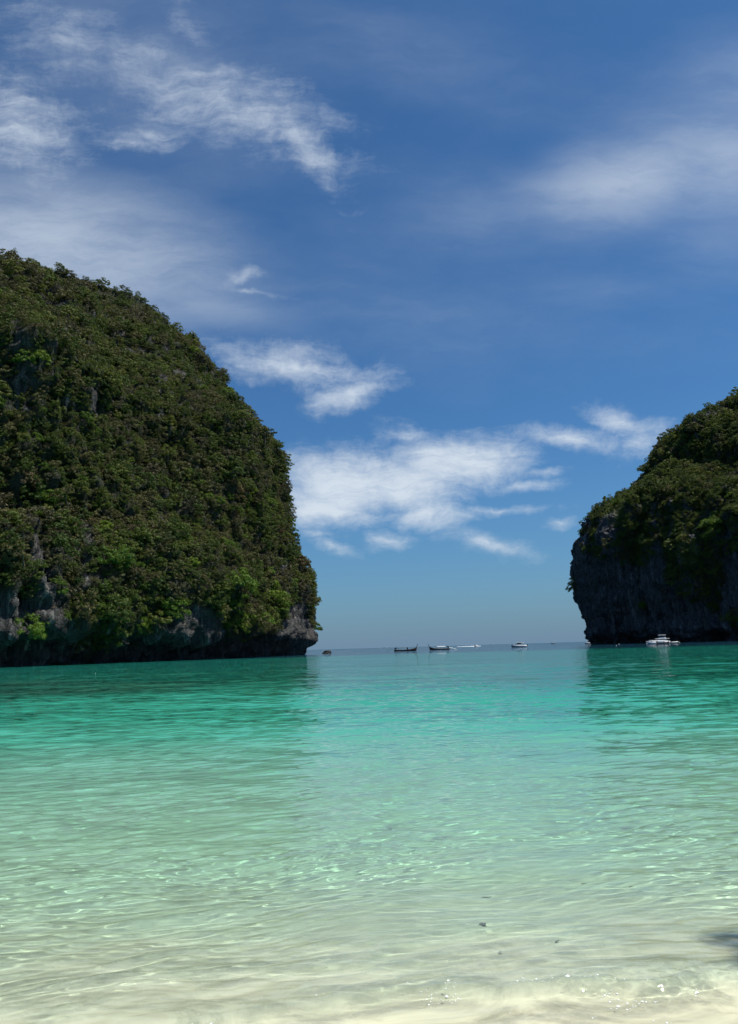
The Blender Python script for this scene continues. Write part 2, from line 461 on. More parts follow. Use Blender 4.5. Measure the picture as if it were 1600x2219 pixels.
def fit_profile(sil, C, side, inset, rise, kt):
    """outline of a dome about C, foot to top, that fills the photographed skyline as seen from the camera"""
    cd = math.hypot(*C); caz = math.atan2(C[0], C[1])
    phi, el = [], []
    for x, y in sil:
        k = 1 if y < 1290 else 0.3
        d = pix_dir(x - side * inset * k, y + inset * 0.8 * k)
        phi.append(abs(math.atan2(d.x, d.y) - caz)); el.append(math.atan2(d.z, math.hypot(d.x, d.y)))
    phi = np.array(phi); el = np.array(el)
    iw = int(np.argmax(phi))                                # widest point of the outline
    low_r = cd * np.sin(phi[iw:]); low_z = CAM_H + cd * np.cos(phi[iw:]) * np.tan(el[iw:])
    low_z[-1] = -4.0
    pu = np.maximum.accumulate(phi[:iw + 1]) + np.arange(iw + 1) * 1e-7
    pg = np.concatenate([[0.0], pu]); eg = np.concatenate([[el[0] * rise], el[:iw + 1]])
    grid = np.linspace(0, phi[iw], 700); te = np.tan(np.interp(grid, pg, eg))
    amax = cd * np.sin(phi[iw])
    up_r = amax * np.sin(np.linspace(math.pi / 2, 0.004, 260)); up_z = []
    for r_ in up_r:
        kq = float(flat_of(np.array(r_), amax, kt)) ** 2
        qa = np.cos(grid) ** 2 / kq + np.sin(grid) ** 2; qb = cd * np.cos(grid) / kq; qc = cd * cd / kq - r_ * r_
        disc = qb * qb - qa * qc; okk = disc >= 0
        near = (qb[okk] - np.sqrt(disc[okk])) / qa[okk]
        up_z.append((CAM_H + near * te[okk]).min())
    r_all = np.concatenate([low_r[::-1], up_r[1:]]); z_all = np.concatenate([low_z[::-1], np.maximum.accumulate(np.maximum(up_z, low_z[0]))[1:]])
    return r_all, z_all


def make_cliff(C, sil, side, inset, rise, kt, arcs, nz, seed, under, relief):
    pr, pz = fit_profile(sil, C, side, inset, rise, kt)
    back = math.atan2(-C[0], -C[1])                         # azimuth from the centre towards the camera
    L = np.concatenate([[0], np.cumsum(np.hypot(np.diff(pr), np.diff(pz)))])
    t = np.linspace(0, L[-1], nz)
    r0, z0 = np.interp(t, L, pr), np.interp(t, L, pz)
    k = 9
    def blur(q):
        return np.convolve(np.pad(q, k, mode='edge'), np.ones(2 * k + 1) / (2 * k + 1), 'valid')
    nr0, nz0 = np.gradient(blur(z0)), -np.gradient(blur(r0))
    ln = np.hypot(nr0, nz0) + 1e-9; nr0 /= ln; nz0 /= ln
    th = back + np.radians(arcs)
    T, Zg = np.meshgrid(th, z0)
    Rg = np.repeat(r0[:, None], len(th), 1)
    sx = np.sin(T); sy = np.cos(T)
    arc = (T - back) * pr.max()                             # metres along the wall
    amp = np.clip(Rg / 60, 0, 1)
    up = sstep(Zg, 8, 30)
    zero = 0 * Zg
    big = fbm(arc / 46, Zg / 90, zero, 3, seed) * relief[0]
    lean = fbm((arc + 0.55 * Zg) / 30, (Zg - 0.4 * arc) / 60, zero, 3, seed + 7) * relief[1]
    fl = 1 - np.abs(fbm(arc / relief[5] + 0.5 * fbm(arc / 20, Zg / 20, zero, 2, seed + 3), Zg / 42, zero, 3, seed + 11))
    flute = (fl - 0.75) * relief[2]
    ledge = fbm(arc / 26, Zg / 7, zero, 3, seed + 21) * relief[3]
    crag = (0.55 - np.abs(fbm(sx * Rg / 3.4, sy * Rg / 3.4, Zg / 5.5, 4, seed + 31, 0.62))) * relief[4]
    sil_w = 1 - 0.7 * np.exp(-((np.abs(np.degrees(T - back)) - 62) / 16) ** 2)
    disp = (big + lean - 0.25 * (relief[0] + relief[1])) * sil_w * (0.35 + 0.65 * up) + flute + ledge + crag
    # sea-cut notch under a ragged lip
    lip = under[0] + 2.2 * fbm(arc / 22, zero, zero, 2, seed + 41) + 1.5 * fbm(arc / 2.6, zero, zero, 3, seed + 43)
    notch = under[1] * (1 - sstep(Zg, lip - 1.2, lip + 0.6)) * (1 - 0.93 * np.exp(-((np.abs(np.degrees(T - back)) - 62) / 12) ** 2))
    Rr = np.maximum(Rg + disp * amp * nr0[:, None] - notch * amp, 0.0)
    Zr = Zg + disp * amp * nz0[:, None] * 0.8
    # upper rings are drawn in along the axis towards the bay
    sq = (flat_of(r0, pr.max(), kt) - 1)[:, None] * np.where(z0 > 20, 1, 0)[:, None] * Rg * np.cos(T - back)
    return C[0] + sx * Rr + math.sin(back) * sq, C[1] + sy * Rr + math.cos(back) * sq, Zr, arc


def cliff_mat(name, tone, warm):
    m, n = new_mat(name)
    p = n.n('ShaderNodeNewGeometry').outputs['Position']
    streak = n.noise(n.mapv(p, scale=(0.45, 0.45, 0.05)), 1.0, 6, 0.65, 0.4)
    spots = n.noise(p, 0.35, 6, 0.65)
    fine = n.noise(p, 2.2, 5, 0.65)
    c = n.ramp(streak, [(0.30, tuple(0.30 * t for t in tone)), (0.48, tuple(0.75 * t for t in tone)), (0.62, tone), (0.76, tuple(1.9 * t for t in tone))])
    c = n.mix(n.smooth(spots, 0.56, 0.72, 0, warm), c, (0.26, 0.17, 0.09))
    crack = n.m('ABSOLUTE', n.m('SUBTRACT', n.noise(n.mapv(p, scale=(0.8, 0.8, 0.28)), 1.0, 6, 0.62, 0.6), 0.5))
    c = n.mix(n.smooth(fine, 0.35, 0.7, 0.0, 0.5), c, tuple(0.4 * t for t in tone))
    c = n.mix(n.smooth(crack, 0.0, 0.045, 0.75, 0.0), c, (0.012, 0.013, 0.013))
    # long stains run down by the rain, dark with algae or pale with lime
    st1 = n.noise(n.mapv(p, scale=(0.55, 0.55, 0.022)), 1.0, 5, 0.6, 0.25)
    st2 = n.noise(n.mapv(p, loc=(31, 7, 3), scale=(0.7, 0.7, 0.03)), 1.0, 5, 0.6, 0.25)
    c = n.mix(n.smooth(st1, 0.52, 0.62, 0.0, 0.8), c, (0.022, 0.023, 0.024))
    c = n.mix(n.smooth(st2, 0.56, 0.66, 0.0, 0.6), c, (0.42, 0.40, 0.36))
    # thin soil, moss and creepers where plants have taken hold
    und = n.ramp(n.noise(p, 0.6, 5, 0.6), [(0.35, (0.020, 0.030, 0.010)), (0.55, (0.050, 0.060, 0.022)), (0.75, (0.085, 0.075, 0.035))])
    c = n.mix(n.smooth(n.m('ADD', n.attr('veg'), n.m('MULTIPLY', n.m('SUBTRACT', fine, 0.5), 0.6)), 0.35, 0.7, 0, 0.85), c, und)
    bp = n.n('ShaderNodeBump'); bp.inputs['Strength'].default_value = 1.0; bp.inputs['Distance'].default_value = 2.6
    n.link(n.m('ADD', fine, n.m('MULTIPLY', streak, 1.2)), bp.inputs['Height'])
    b = n.bsdf(c, 0.95, Normal=bp.outputs[0]); n.out(b.outputs[0])
    return m


def veg_mask(arc, z, prm, seed):
    """how readily plants grow there, 0 to 1"""
    patch = fbm(arc / 16, z / 26, 0 * z, 4, seed)
    bare = 1 - np.abs(fbm(arc / 5, z / 48, 0 * z, 3, seed + 5)) - 0.16 * sstep(fbm(arc / 34, z / 30, 0 * z, 2, seed + 9), 0.15, -0.25)
    base = prm(arc, z)
    return np.clip(base + 0.45 * patch - 1.5 * sstep(bare, 0.80, 0.94), 0, 1)


def left_veg(arc, z):
    # bare grey foot, a bigger bare scar at the far left, green almost everywhere above
    foot = 13.5 + 11 * fbm(arc / 26, 0 * z, 0 * z, 3, 77) - 3 * sstep(arc, -100, -60)
    b = -0.4 + 1.32 * sstep(z, foot - 4, foot + 7)
    return b


def right_veg(arc, z):
    line = 44 + 34 * fbm(arc / 45, 0 * z, 0 * z, 3, 88)
    b = 0.10 + 0.74 * sstep(z, line - 24, line + 26)
    b -= 0.6 * sstep(arc, 60, 130) * (1 - sstep(z, 66, 104))
    b -= 0.75 * np.exp(-((arc - (-63 - 0.18 * (z - 90))) / 9) ** 2) * sstep(z, 60, 90)
    b -= 0.6 * np.exp(-((arc - (18 - 0.3 * (z - 90))) / 13) ** 2) * sstep(z, 50, 80) * (1 - sstep(z, 150, 165))
    return b


cl_L, cl_R = (-210.0, 304.0), (288.0, 488.0)
arcs_L = np.concatenate([np.linspace(-180, -60, 41)[:-1], np.linspace(-60, 80, 560), np.linspace(80, 180, 35)[1:]])
arcs_R = np.concatenate([np.linspace(-180, -25, 41)[:-1], np.linspace(-25, 95, 520), np.linspace(95, 180, 30)[1:]])
CLIFFS = {}
for key, Cc, sil, side, inset, rise, kt, arcs, nz, seed, under, relief, vegf, tone, warm in (
        ('left', cl_L, [(x + dx, y + dy) for (x, y), (dx, dy) in zip(LEFT_SIL, LEFT_FIX)], 1, 13, 1.22, 0.06, -arcs_L[::-1], 380, 3, (6.0, 8.0), (7.0, 6.0, 4.6, 1.8, 3.4, 8.0), left_veg, (0.165, 0.162, 0.155), 0.5),
        ('right', cl_R, [(x + dx, y + dy) for (x, y), (dx, dy) in zip(RIGHT_SIL, RIGHT_FIX)], -1, 9, 1.08, 1.0, arcs_R, 340, 29, (3.0, 4.0), (7.0, 10.0, 8.0, 1.6, 3.6, 13.0), right_veg, (0.225, 0.23, 0.235), 0.25)):
    Xc, Yc, Zc, arc = make_cliff(Cc, sil, side, inset, rise, kt, arcs, nz, seed, under, relief)
    vg = veg_mask(arc, Zc, vegf, seed + 60)
    me = np_mesh('limestone_cliff', np.stack([Xc, Yc, Zc], -1).reshape(-1, 3), grid_faces(*Xc.shape)[:, ::-1], True, {'veg': vg})
    o = link('limestone_cliff', me, cliff_mat('karst_' + key, tone, warm))
    CLIFFS[key] = (o, Xc, Yc, Zc, arc, vg)
tag(CLIFFS['left'][0], 'tall domed limestone cliff on the left, thick with trees, bare rock at its undercut foot', kind='structure')
tag(CLIFFS['right'][0], 'dark shaded limestone headland on the right with trees on its upper slopes', kind='structure')


# ------------------------------------------------------------------ trees on the cliffs
def leaf_mat(name, stops, transl=0.25):
    m, n = new_mat(name)
    p = n.n('ShaderNodeNewGeometry').outputs['Position']
    rnd = n.n('ShaderNodeObjectInfo').outputs['Random']
    f = n.m('ADD', n.m('MULTIPLY', rnd, 0.80), n.m('MULTIPLY', n.noise(p, 0.045, 3, 0.55), 0.65))
    f = n.m('ADD', f, n.m('MULTIPLY', n.noise(p, 1.3, 2, 0.6), 0.25))
    c = n.ramp(n.m('SUBTRACT', f, 0.33), stops)
    d = n.bsdf(c, 0.65, Specular_IOR_Level=0.25)
    t = n.n('ShaderNodeBsdfTranslucent'); n.link(n.mix(0.5, c, (0.16, 0.20, 0.02)), t.inputs['Color'])
    mx = n.n('ShaderNodeMixShader'); mx.inputs[0].default_value = transl
    n.link(d.outputs[0], mx.inputs[1]); n.link(t.outputs[0], mx.inputs[2]); n.out(mx.outputs[0])
    return m


LEAF = {
    'green': leaf_mat('leaves_green', [(0.0, (0.026, 0.053, 0.013)), (0.35, (0.053, 0.088, 0.016)), (0.65, (0.094, 0.124, 0.022)), (1.0, (0.136, 0.148, 0.030))]),
    'olive': leaf_mat('leaves_olive', [(0.0, (0.047, 0.059, 0.022)), (0.4, (0.083, 0.085, 0.030)), (0.7, (0.118, 0.106, 0.040)), (1.0, (0.142, 0.124, 0.050))]),
    'dry': leaf_mat('leaves_dry', [(0.0, (0.047, 0.047, 0.025)), (0.4, (0.074, 0.066, 0.034)), (0.75, (0.094, 0.077, 0.040)), (1.0, (0.122, 0.077, 0.029))], 0.15),
    'fresh': leaf_mat('leaves_fresh', [(0.0, (0.062, 0.128, 0.020)), (0.5, (0.106, 0.185, 0.022)), (1.0, (0.175, 0.242, 0.030))], 0.35),
}
bark_m, n = new_mat('bark')
pp = n.n('ShaderNodeNewGeometry').outputs['Position']
n.out(n.bsdf(n.ramp(n.noise(n.mapv(pp, scale=(3, 3, 0.6)), 1.5, 4), [(0.3, (0.06, 0.045, 0.032)), (0.7, (0.16, 0.13, 0.10))]), 0.9).outputs[0])


def crown_mesh(name, seed, lobes, per, shape, lobe_r, leaf, mat):
    """leaf cards gathered in clumps through a dome; unit height about 1, unit radius about 0.5"""
    g = np.random.default_rng(seed)
    V = []
    cs = []
    while len(cs) < lobes:
        q = g.uniform(-1, 1, 3)
        if np.linalg.norm(q) < 1 and np.linalg.norm(q) > 0.35 and q[2] > -0.55:
            cs.append(q * np.array(shape))
    for c in cs:
        rr = lobe_r * g.uniform(0.65, 1.25)
        nrm = g.normal(size=(per, 3)); nrm /= np.linalg.norm(nrm, axis=1, keepdims=True)
        nrm[:, 2] = np.abs(nrm[:, 2]) * 0.9 - 0.25 * (g.random(per) < 0.35)
        pos = c + nrm * rr * g.uniform(0.55, 1.0, (per, 1)) * np.array([1, 1, 0.75])
        n2 = nrm + g.normal(scale=0.34, size=(per, 3)); n2 /= np.linalg.norm(n2, axis=1, keepdims=True)
        t = np.cross(n2, g.normal(size=(per, 3))); t /= np.linalg.norm(t, axis=1, keepdims=True)
        b = np.cross(n2, t)
        s = leaf * g.uniform(0.55, 1.3, (per, 1))
        V.append(np.stack([pos - t * s, pos - b * s * 0.6, pos + t * s, pos + b * s * 0.6], 1))
    V = np.concatenate(V).reshape(-1, 3)
    V[:, 2] -= V[:, 2].min() - 0.12
    F = np.arange(len(V)).reshape(-1, 4)
    me = np_mesh(name, V, F, False); me.materials.append(mat)
    return me


def tube_mesh(paths, sides=6):
    V, F = [], []
    for path in paths:
        pts = [Vector(p[:3]) for p in path]; rad = [p[3] for p in path]; b0 = len(V)
        for i, p in enumerate(pts):
            d = (pts[min(i + 1, len(pts) - 1)] - pts[max(i - 1, 0)]).normalized()
            u = d.orthogonal().normalized(); w = d.cross(u)
            for k in range(sides):
                a = 2 * math.pi * k / sides
                V.append(p + (u * math.cos(a) + w * math.sin(a)) * rad[i])
        for i in range(len(pts) - 1):
            for k in range(sides):
                F.append((b0 + i * sides + k, b0 + i * sides + (k + 1) % sides, b0 + (i + 1) * sides + (k + 1) % sides, b0 + (i + 1) * sides + k))
        F.append(tuple(b0 + k for k in range(sides))[::-1]); F.append(tuple(b0 + (len(pts) - 1) * sides + k for k in range(sides)))
    return V, F


def py_mesh(name, V, F, mat=None, smooth=False):
    me = bpy.data.meshes.new(name); me.from_pydata([tuple(v) for v in V], [], F); me.update()
    if smooth:
        me.polygons.foreach_set('use_smooth', [True] * len(me.polygons))
    if mat: me.materials.append(mat)
    return me


def trunk_mesh(seed):
    g = random.Random(seed)
    lx, ly = g.uniform(-.06, .06), g.uniform(-.06, .06)
    paths = [[(0, 0, -0.25, .045), (lx, ly, .12, .034), (lx * 2, ly * 2, .40, .02)]]
    for k in range(4):
        a = k * 1.6 + g.uniform(0, 1); q = g.uniform(.22, .34)
        paths.append([(lx, ly, .10 + .05 * k, .02), (lx + math.cos(a) * q * .6, ly + math.sin(a) * q * .6, .25 + .06 * k, .013), (lx + math.cos(a) * q, ly + math.sin(a) * q, .36 + .06 * k, .006)])
    V, F = tube_mesh(paths, 5)
    return py_mesh('trunk', V, F, bark_m)


SHAPES = [(0.46, 0.46, 0.36), (0.50, 0.50, 0.28), (0.40, 0.40, 0.44), (0.52, 0.44, 0.30)]
VAR = []                                       # (kind, crown mesh, trunk mesh)
for i, (kind, shp, lobes, per) in enumerate([('green', 0, 22, 34), ('green', 1, 24, 34), ('green', 2, 20, 36), ('olive', 1, 20, 32), ('olive', 3, 22, 30), ('dry', 0, 18, 22), ('dry', 3, 20, 20), ('fresh', 0, 24, 36), ('green', 3, 26, 30), ('olive', 2, 18, 34)]):
    VAR.append((kind, crown_mesh('crown', 100 + i, int(lobes * 1.35), int(per * 1.35), SHAPES[shp], 0.135, 0.035, LEAF[kind]), trunk_mesh(200 + i)))
KINDW = {'left': [.15, .13, .10, .14, .13, .09, .07, .03, .10, .06], 'right': [.23, .20, .17, .06, .04, .02, .02, .03, .20, .03]}


def sample_cliff(key, n, size, gap, seed):
    o, Xc, Yc, Zc, arc, vg = CLIFFS[key]
    g = np.random.default_rng(seed)
    # only the faces turned to the camera side (and a little round the corner)
    P0 = np.stack([Xc, Yc, Zc], -1)
    du = P0[1:, :-1] - P0[:-1, :-1]; dv = P0[:-1, 1:] - P0[:-1, :-1]
    nr_ = np.cross(dv, du); ar = np.linalg.norm(nr_, axis=-1)
    nrm = nr_ / np.maximum(ar[..., None], 1e-6)
    ctr = np.array([*(cl_L if key == 'left' else cl_R), 60.0])
    mid = P0[:-1, :-1]
    outw = mid - ctr; flip = np.sign((nrm[..., :2] * outw[..., :2]).sum(-1) + 0.6 * nrm[..., 2]); flip[flip == 0] = 1
    nrm = nrm * flip[..., None]
    view = np.array([0, 0, CAM_H]) - mid; vd = np.linalg.norm(view, axis=-1, keepdims=True)
    facing = (nrm * view / vd).sum(-1)
    az = np.degrees(np.arctan2(mid[..., 0], mid[..., 1]))
    okm = (facing > -0.35) & (np.abs(az) < 33) & (mid[..., 2] > 3)
    w = ar * okm * np.clip(vg[:-1, :-1] - 0.25, 0, 1) ** 0.8
    w = w.ravel() / w.sum()
    idx = g.choice(len(w), size=n * 3, p=w)
    pos = mid.reshape(-1, 3)[idx] + g.uniform(-.4, .4, (len(idx), 3)) * np.array([1, 1, 1])
    nn = nrm.reshape(-1, 3)[idx]
    sz = g.lognormal(math.log(size * 0.95), 0.40, len(idx)); sz = np.clip(sz, size * 0.38, size * 2.2)
    # groves of big crowns, slopes of low scrub
    sz *= np.clip(1.05 + 0.45 * fbm(pos[:, 0] / 22, pos[:, 1] / 22, pos[:, 2] / 22, 2, seed + 77), 0.55, 1.8)
    sz *= np.where(pos[:, 2] < 60, 1.1, 1.0)
    # thin out by a simple hash grid so that crowns overlap but do not pile up
    cell = {}
    keep = []
    for i in range(len(idx)):
        c = tuple((pos[i] // 5).astype(int)); bad = False
        for dx in (-1, 0, 1):
            for dy in (-1, 0, 1):
                for dz in (-1, 0, 1):
                    for j in cell.get((c[0] + dx, c[1] + dy, c[2] + dz), ()):
                        if ((pos[i] - pos[j]) ** 2).sum() < (gap * (sz[i] + sz[j])) ** 2:
                            bad = True; break
                    if bad: break
                if bad: break
            if bad: break
        if not bad:
            cell.setdefault(c, []).append(i); keep.append(i)
        if len(keep) >= n: break
    k = np.array(keep)
    pos, nn, sz = pos[k], nn[k], sz[k]
    # plants lean out of a steep wall and then grow up
    ax = nn * 0.55 + np.array([0, 0, 0.75]); ax /= np.linalg.norm(ax, axis=1, keepdims=True)
    pos = pos - nn * 0.12 * sz[:, None]
    vi = g.choice(len(VAR), size=len(k), p=KINDW[key])
    dry = fbm(pos[:, 0] / 30, pos[:, 1] / 30, pos[:, 2] / 30, 2, seed + 9)
    vi = np.where((dry < -0.28) & np.isin(vi, [5, 6]), 0, vi); vi = np.where((dry > 0.42) & np.isin(vi, [0, 1]) & (key == 'left'), 5, vi)
    # lush low down, parched and dull higher up
    low = g.random(len(k)) < np.clip(0.55 - pos[:, 2] / 110, 0, 1) * 0.8
    vi = np.where(low & np.isin(vi, [3, 4, 5, 6]), np.where(g.random(len(k)) < 0.35, 7, 8), vi)
    spin = g.uniform(0, 2 * np.pi, len(k))
    return pos, nn, ax, sz, vi, spin


def make_forest(name, pos, ax, sz, vi, spin, protos):
    me = bpy.data.meshes.new(name); me.vertices.add(len(pos)); me.vertices.foreach_set('co', np.ascontiguousarray(pos, dtype=np.float32).ravel())
    rot = np.zeros((len(pos), 3), np.float32)
    for i in range(len(pos)):
        q = Vector(ax[i]).to_track_quat('Z', 'Y') @ Matrix.Rotation(spin[i], 3, 'Z').to_quaternion()
        rot[i] = q.to_euler()
    a = me.attributes.new('rot', 'FLOAT_VECTOR', 'POINT'); a.data.foreach_set('vector', rot.ravel())
    a = me.attributes.new('siz', 'FLOAT', 'POINT'); a.data.foreach_set('value', sz.astype(np.float32))
    a = me.attributes.new('var', 'INT', 'POINT'); a.data.foreach_set('value', vi.astype(np.int32))
    me.update()
    o = link(name, me)
    ng = bpy.data.node_groups.new(name + '_scatter', 'GeometryNodeTree')
    ng.interface.new_socket('Geometry', in_out='INPUT', socket_type='NodeSocketGeometry')
    ng.interface.new_socket('Geometry', in_out='OUTPUT', socket_type='NodeSocketGeometry')
    N, L = ng.nodes, ng.links
    gi, go = N.new('NodeGroupInput'), N.new('NodeGroupOutput'); jn = N.new('GeometryNodeJoinGeometry')

    def named(nm, t):
        x = N.new('GeometryNodeInputNamedAttribute'); x.data_type = t; x.inputs[0].default_value = nm
        return x.outputs[0]
    rot_s, siz_s, var_s = named('rot', 'FLOAT_VECTOR'), named('siz', 'FLOAT'), named('var', 'INT')
    for i, pr in enumerate(protos):
        oi = N.new('GeometryNodeObjectInfo'); oi.inputs[0].default_value = pr; oi.transform_space = 'ORIGINAL'
        cp = N.new('FunctionNodeCompare'); cp.data_type = 'INT'; cp.operation = 'EQUAL'
        L.new(var_s, cp.inputs[2]); cp.inputs[3].default_value = i
        ip = N.new('GeometryNodeInstanceOnPoints')
        L.new(gi.outputs[0], ip.inputs['Points']); L.new(cp.outputs[0], ip.inputs['Selection']); L.new(oi.outputs['Geometry'], ip.inputs['Instance'])
        L.new(rot_s, ip.inputs['Rotation']); L.new(siz_s, ip.inputs['Scale'])
        L.new(ip.outputs[0], jn.inputs[0])
    L.new(jn.outputs[0], go.inputs[0])
    md = o.modifiers.new('scatter', 'NODES'); md.node_group = ng
    return o


def add_tree(name, var, pos, ax, size, spin, label, group=None, cat='tree'):
    e = bpy.data.objects.new(name, None); COL.objects.link(e); e.empty_display_size = 0.3
    q = Vector(ax).to_track_quat('Z', 'Y') @ Matrix.Rotation(spin, 3, 'Z').to_quaternion()
    e.matrix_world = Matrix.Translation(Vector(pos)) @ q.to_matrix().to_4x4() @ Matrix.Scale(size, 4)
    tag(e, label, cat, group)
    cr = link('crown', VAR[var][1], parent=e); link('trunk', VAR[var][2], parent=e)
    return e, cr


WORDS = {'left': {'green': 'leafy green tree', 'olive': 'dull olive tree', 'dry': 'half bare brownish tree', 'fresh': 'bright fresh green tree'},
         'right': {'green': 'dark green tree', 'olive': 'greyish olive tree', 'dry': 'half bare brownish tree', 'fresh': 'light green tree'}}
PROTO = {}


def where(key, p):
    u = 800 + FOC * p[0] / p[1]
    if key == 'left':
        return ('left part', 'left middle', 'right middle', 'seaward end')[int(np.searchsorted([170, 340, 520], u))]
    return ('seaward end', 'middle', 'right part')[int(np.searchsorted([1370, 1490], u))]


for key, n, size, gap, seed, solo in (('left', 10500, 3.9, 0.215, 5, 215), ('right', 9000, 5.0, 0.215, 6, 70)):
    pos, nn, ax, sz, vi, spin = sample_cliff(key, n, size, gap, seed)
    dist = np.linalg.norm(pos - np.array([0, 0, CAM_H]), axis=1)
    az = np.degrees(np.arctan2(pos[:, 0], pos[:, 1]))
    face = ((np.array([0, 0, CAM_H]) - pos) / dist[:, None] * nn).sum(1)
    score = sz / dist * (np.abs(az) < 25.5) * (face > 0.15)
    order = np.argsort(-score)
    single, rest_i = order[:solo], order[solo:]
    for i in single:
        kind = VAR[vi[i]][0]
        e, cr = add_tree('cliff_tree', int(vi[i]), pos[i], ax[i], float(sz[i]), float(spin[i]),
                         '%s %s the %s of the %s cliff' % (WORDS[key][kind], ('low on', 'halfway up', 'high on')[int(np.searchsorted([48, 100], pos[i][2]))], where(key, pos[i]), key), '%ss on the %s cliff' % (WORDS[key][kind], key))
        PROTO.setdefault(int(vi[i]), cr)
    CLIFFS[key] = CLIFFS[key] + ((pos[rest_i], ax[rest_i], sz[rest_i], vi[rest_i], spin[rest_i]),)
for key in ('left', 'right'):
    p_, a_, s_, v_, r_ = CLIFFS[key][6]
    fo = make_forest('cliff_forest', p_, a_, s_, v_, r_, [PROTO.get(i, PROTO[min(PROTO)]) for i in range(len(VAR))])
    tag(fo, 'mass of small trees and shrubs clinging all over the %s cliff' % key, 'forest', kind='stuff')


# ------------------------------------------------------------------ trees that stand out one by one
def front_vertex(key, px, py):
    """surface point and outward normal of a cliff seen nearest to the photo's pixel"""
    o, Xc, Yc, Zc = CLIFFS[key][:4]
    P3 = np.stack([Xc.ravel(), Yc.ravel(), Zc.ravel() - CAM_H], -1)
    q = P3 @ np.array(CAM_ROT)
    u = 800 + FOC * q[:, 0] / -q[:, 2]; v = 1109.5 - FOC * q[:, 1] / -q[:, 2]
    bad = (q[:, 2] > -1)
    d2 = (u - px) ** 2 + (v - py) ** 2 + bad * 1e9
    near = np.where(d2 < max(60.0, d2.min() * 1.5 + 1))[0]
    i = near[np.argmin(-q[near, 2])]
    p = Vector((Xc.ravel()[i], Yc.ravel()[i], Zc.ravel()[i]))
    c = cl_L if key == 'left' else cl_R
    nrm = Vector((p.x - c[0], p.y - c[1], 25)).normalized()
    return p, nrm


def big_crown(name, seed, kind, lobes, per, shape, leaf):
    return crown_mesh(name, seed, lobes, per, shape, 0.15, leaf, LEAF[kind])


FEATURE = [('left', 512, 1295, 13, 7, 'large bright green tree left of its twin above the grey foot of the left cliff'),
           ('left', 592, 1298, 14, 7, 'largest bright green tree near the right end of the left cliff'),
           ('left', 606, 1340, 9, 7, 'bright green tree low down at the seaward corner of the left cliff'),
           ('left', 565, 1352, 9, 7, 'bushy light green tree hanging over bare rock at the left cliff foot'),
           ('left', 372, 1335, 11, 7, 'yellow green tree on grey rock below the middle of the left cliff'),
           ('left', 262, 1225, 10, 7, 'vivid green tree amid dull ones in the lower middle of the left cliff'),
           ('left', 250, 1352, 10, 0, 'broad green shrub spread over the grey rock wall near the undercut'),
           ('left', 60, 1385, 10, 7, 'lime green bush almost at the water at the far left'),
           ('left', 105, 1105, 9, 7, 'fresh green tree at the left edge halfway down the left cliff'),
           ('left', 655, 1222, 8, 5, 'rust brown tree on the seaward shoulder of the left cliff'),
           ('left', 500, 868, 7.5, 8, 'lone dark tree leaning out from the skyline of the left cliff'),
           ('left', 30, 566, 6, 1, 'flat topped tree standing on the very summit of the left cliff'),
           ('left', 132, 590, 8, 0, 'rounded dark tree breaking the summit skyline of the left cliff'),
           ('right', 1395, 1320, 9, 7, 'small pale green bush on bare rock above the catamaran'),
           ('right', 1540, 1160, 15, 7, 'light green tree on a ledge in the middle of the right cliff')]
fi = 0
for key, px, py, size, var, label in FEATURE:
    p, nrm = front_vertex(key, px, py)
    ax = (nrm * (0.9 if 'leaning' in label else 0.45) + Vector((0, 0, 0.8))).normalized()
    e = bpy.data.objects.new('summit_tree' if 'summit' in label else 'cliff_tree', None); COL.objects.link(e)
    e.matrix_world = Matrix.Translation(p - nrm * 0.12 * size) @ ax.to_track_quat('Z', 'Y').to_matrix().to_4x4() @ Matrix.Rotation(px * 0.7, 4, 'Z') @ Matrix.Scale(size, 4)
    tag(e, label, 'tree')
    kind = VAR[var][0]
    link('crown', big_crown('crown', 900 + fi, kind, 38, 60, SHAPES[fi % 4], 0.029), parent=e)
    link('trunk', trunk_mesh(700 + fi), parent=e)
    fi += 1

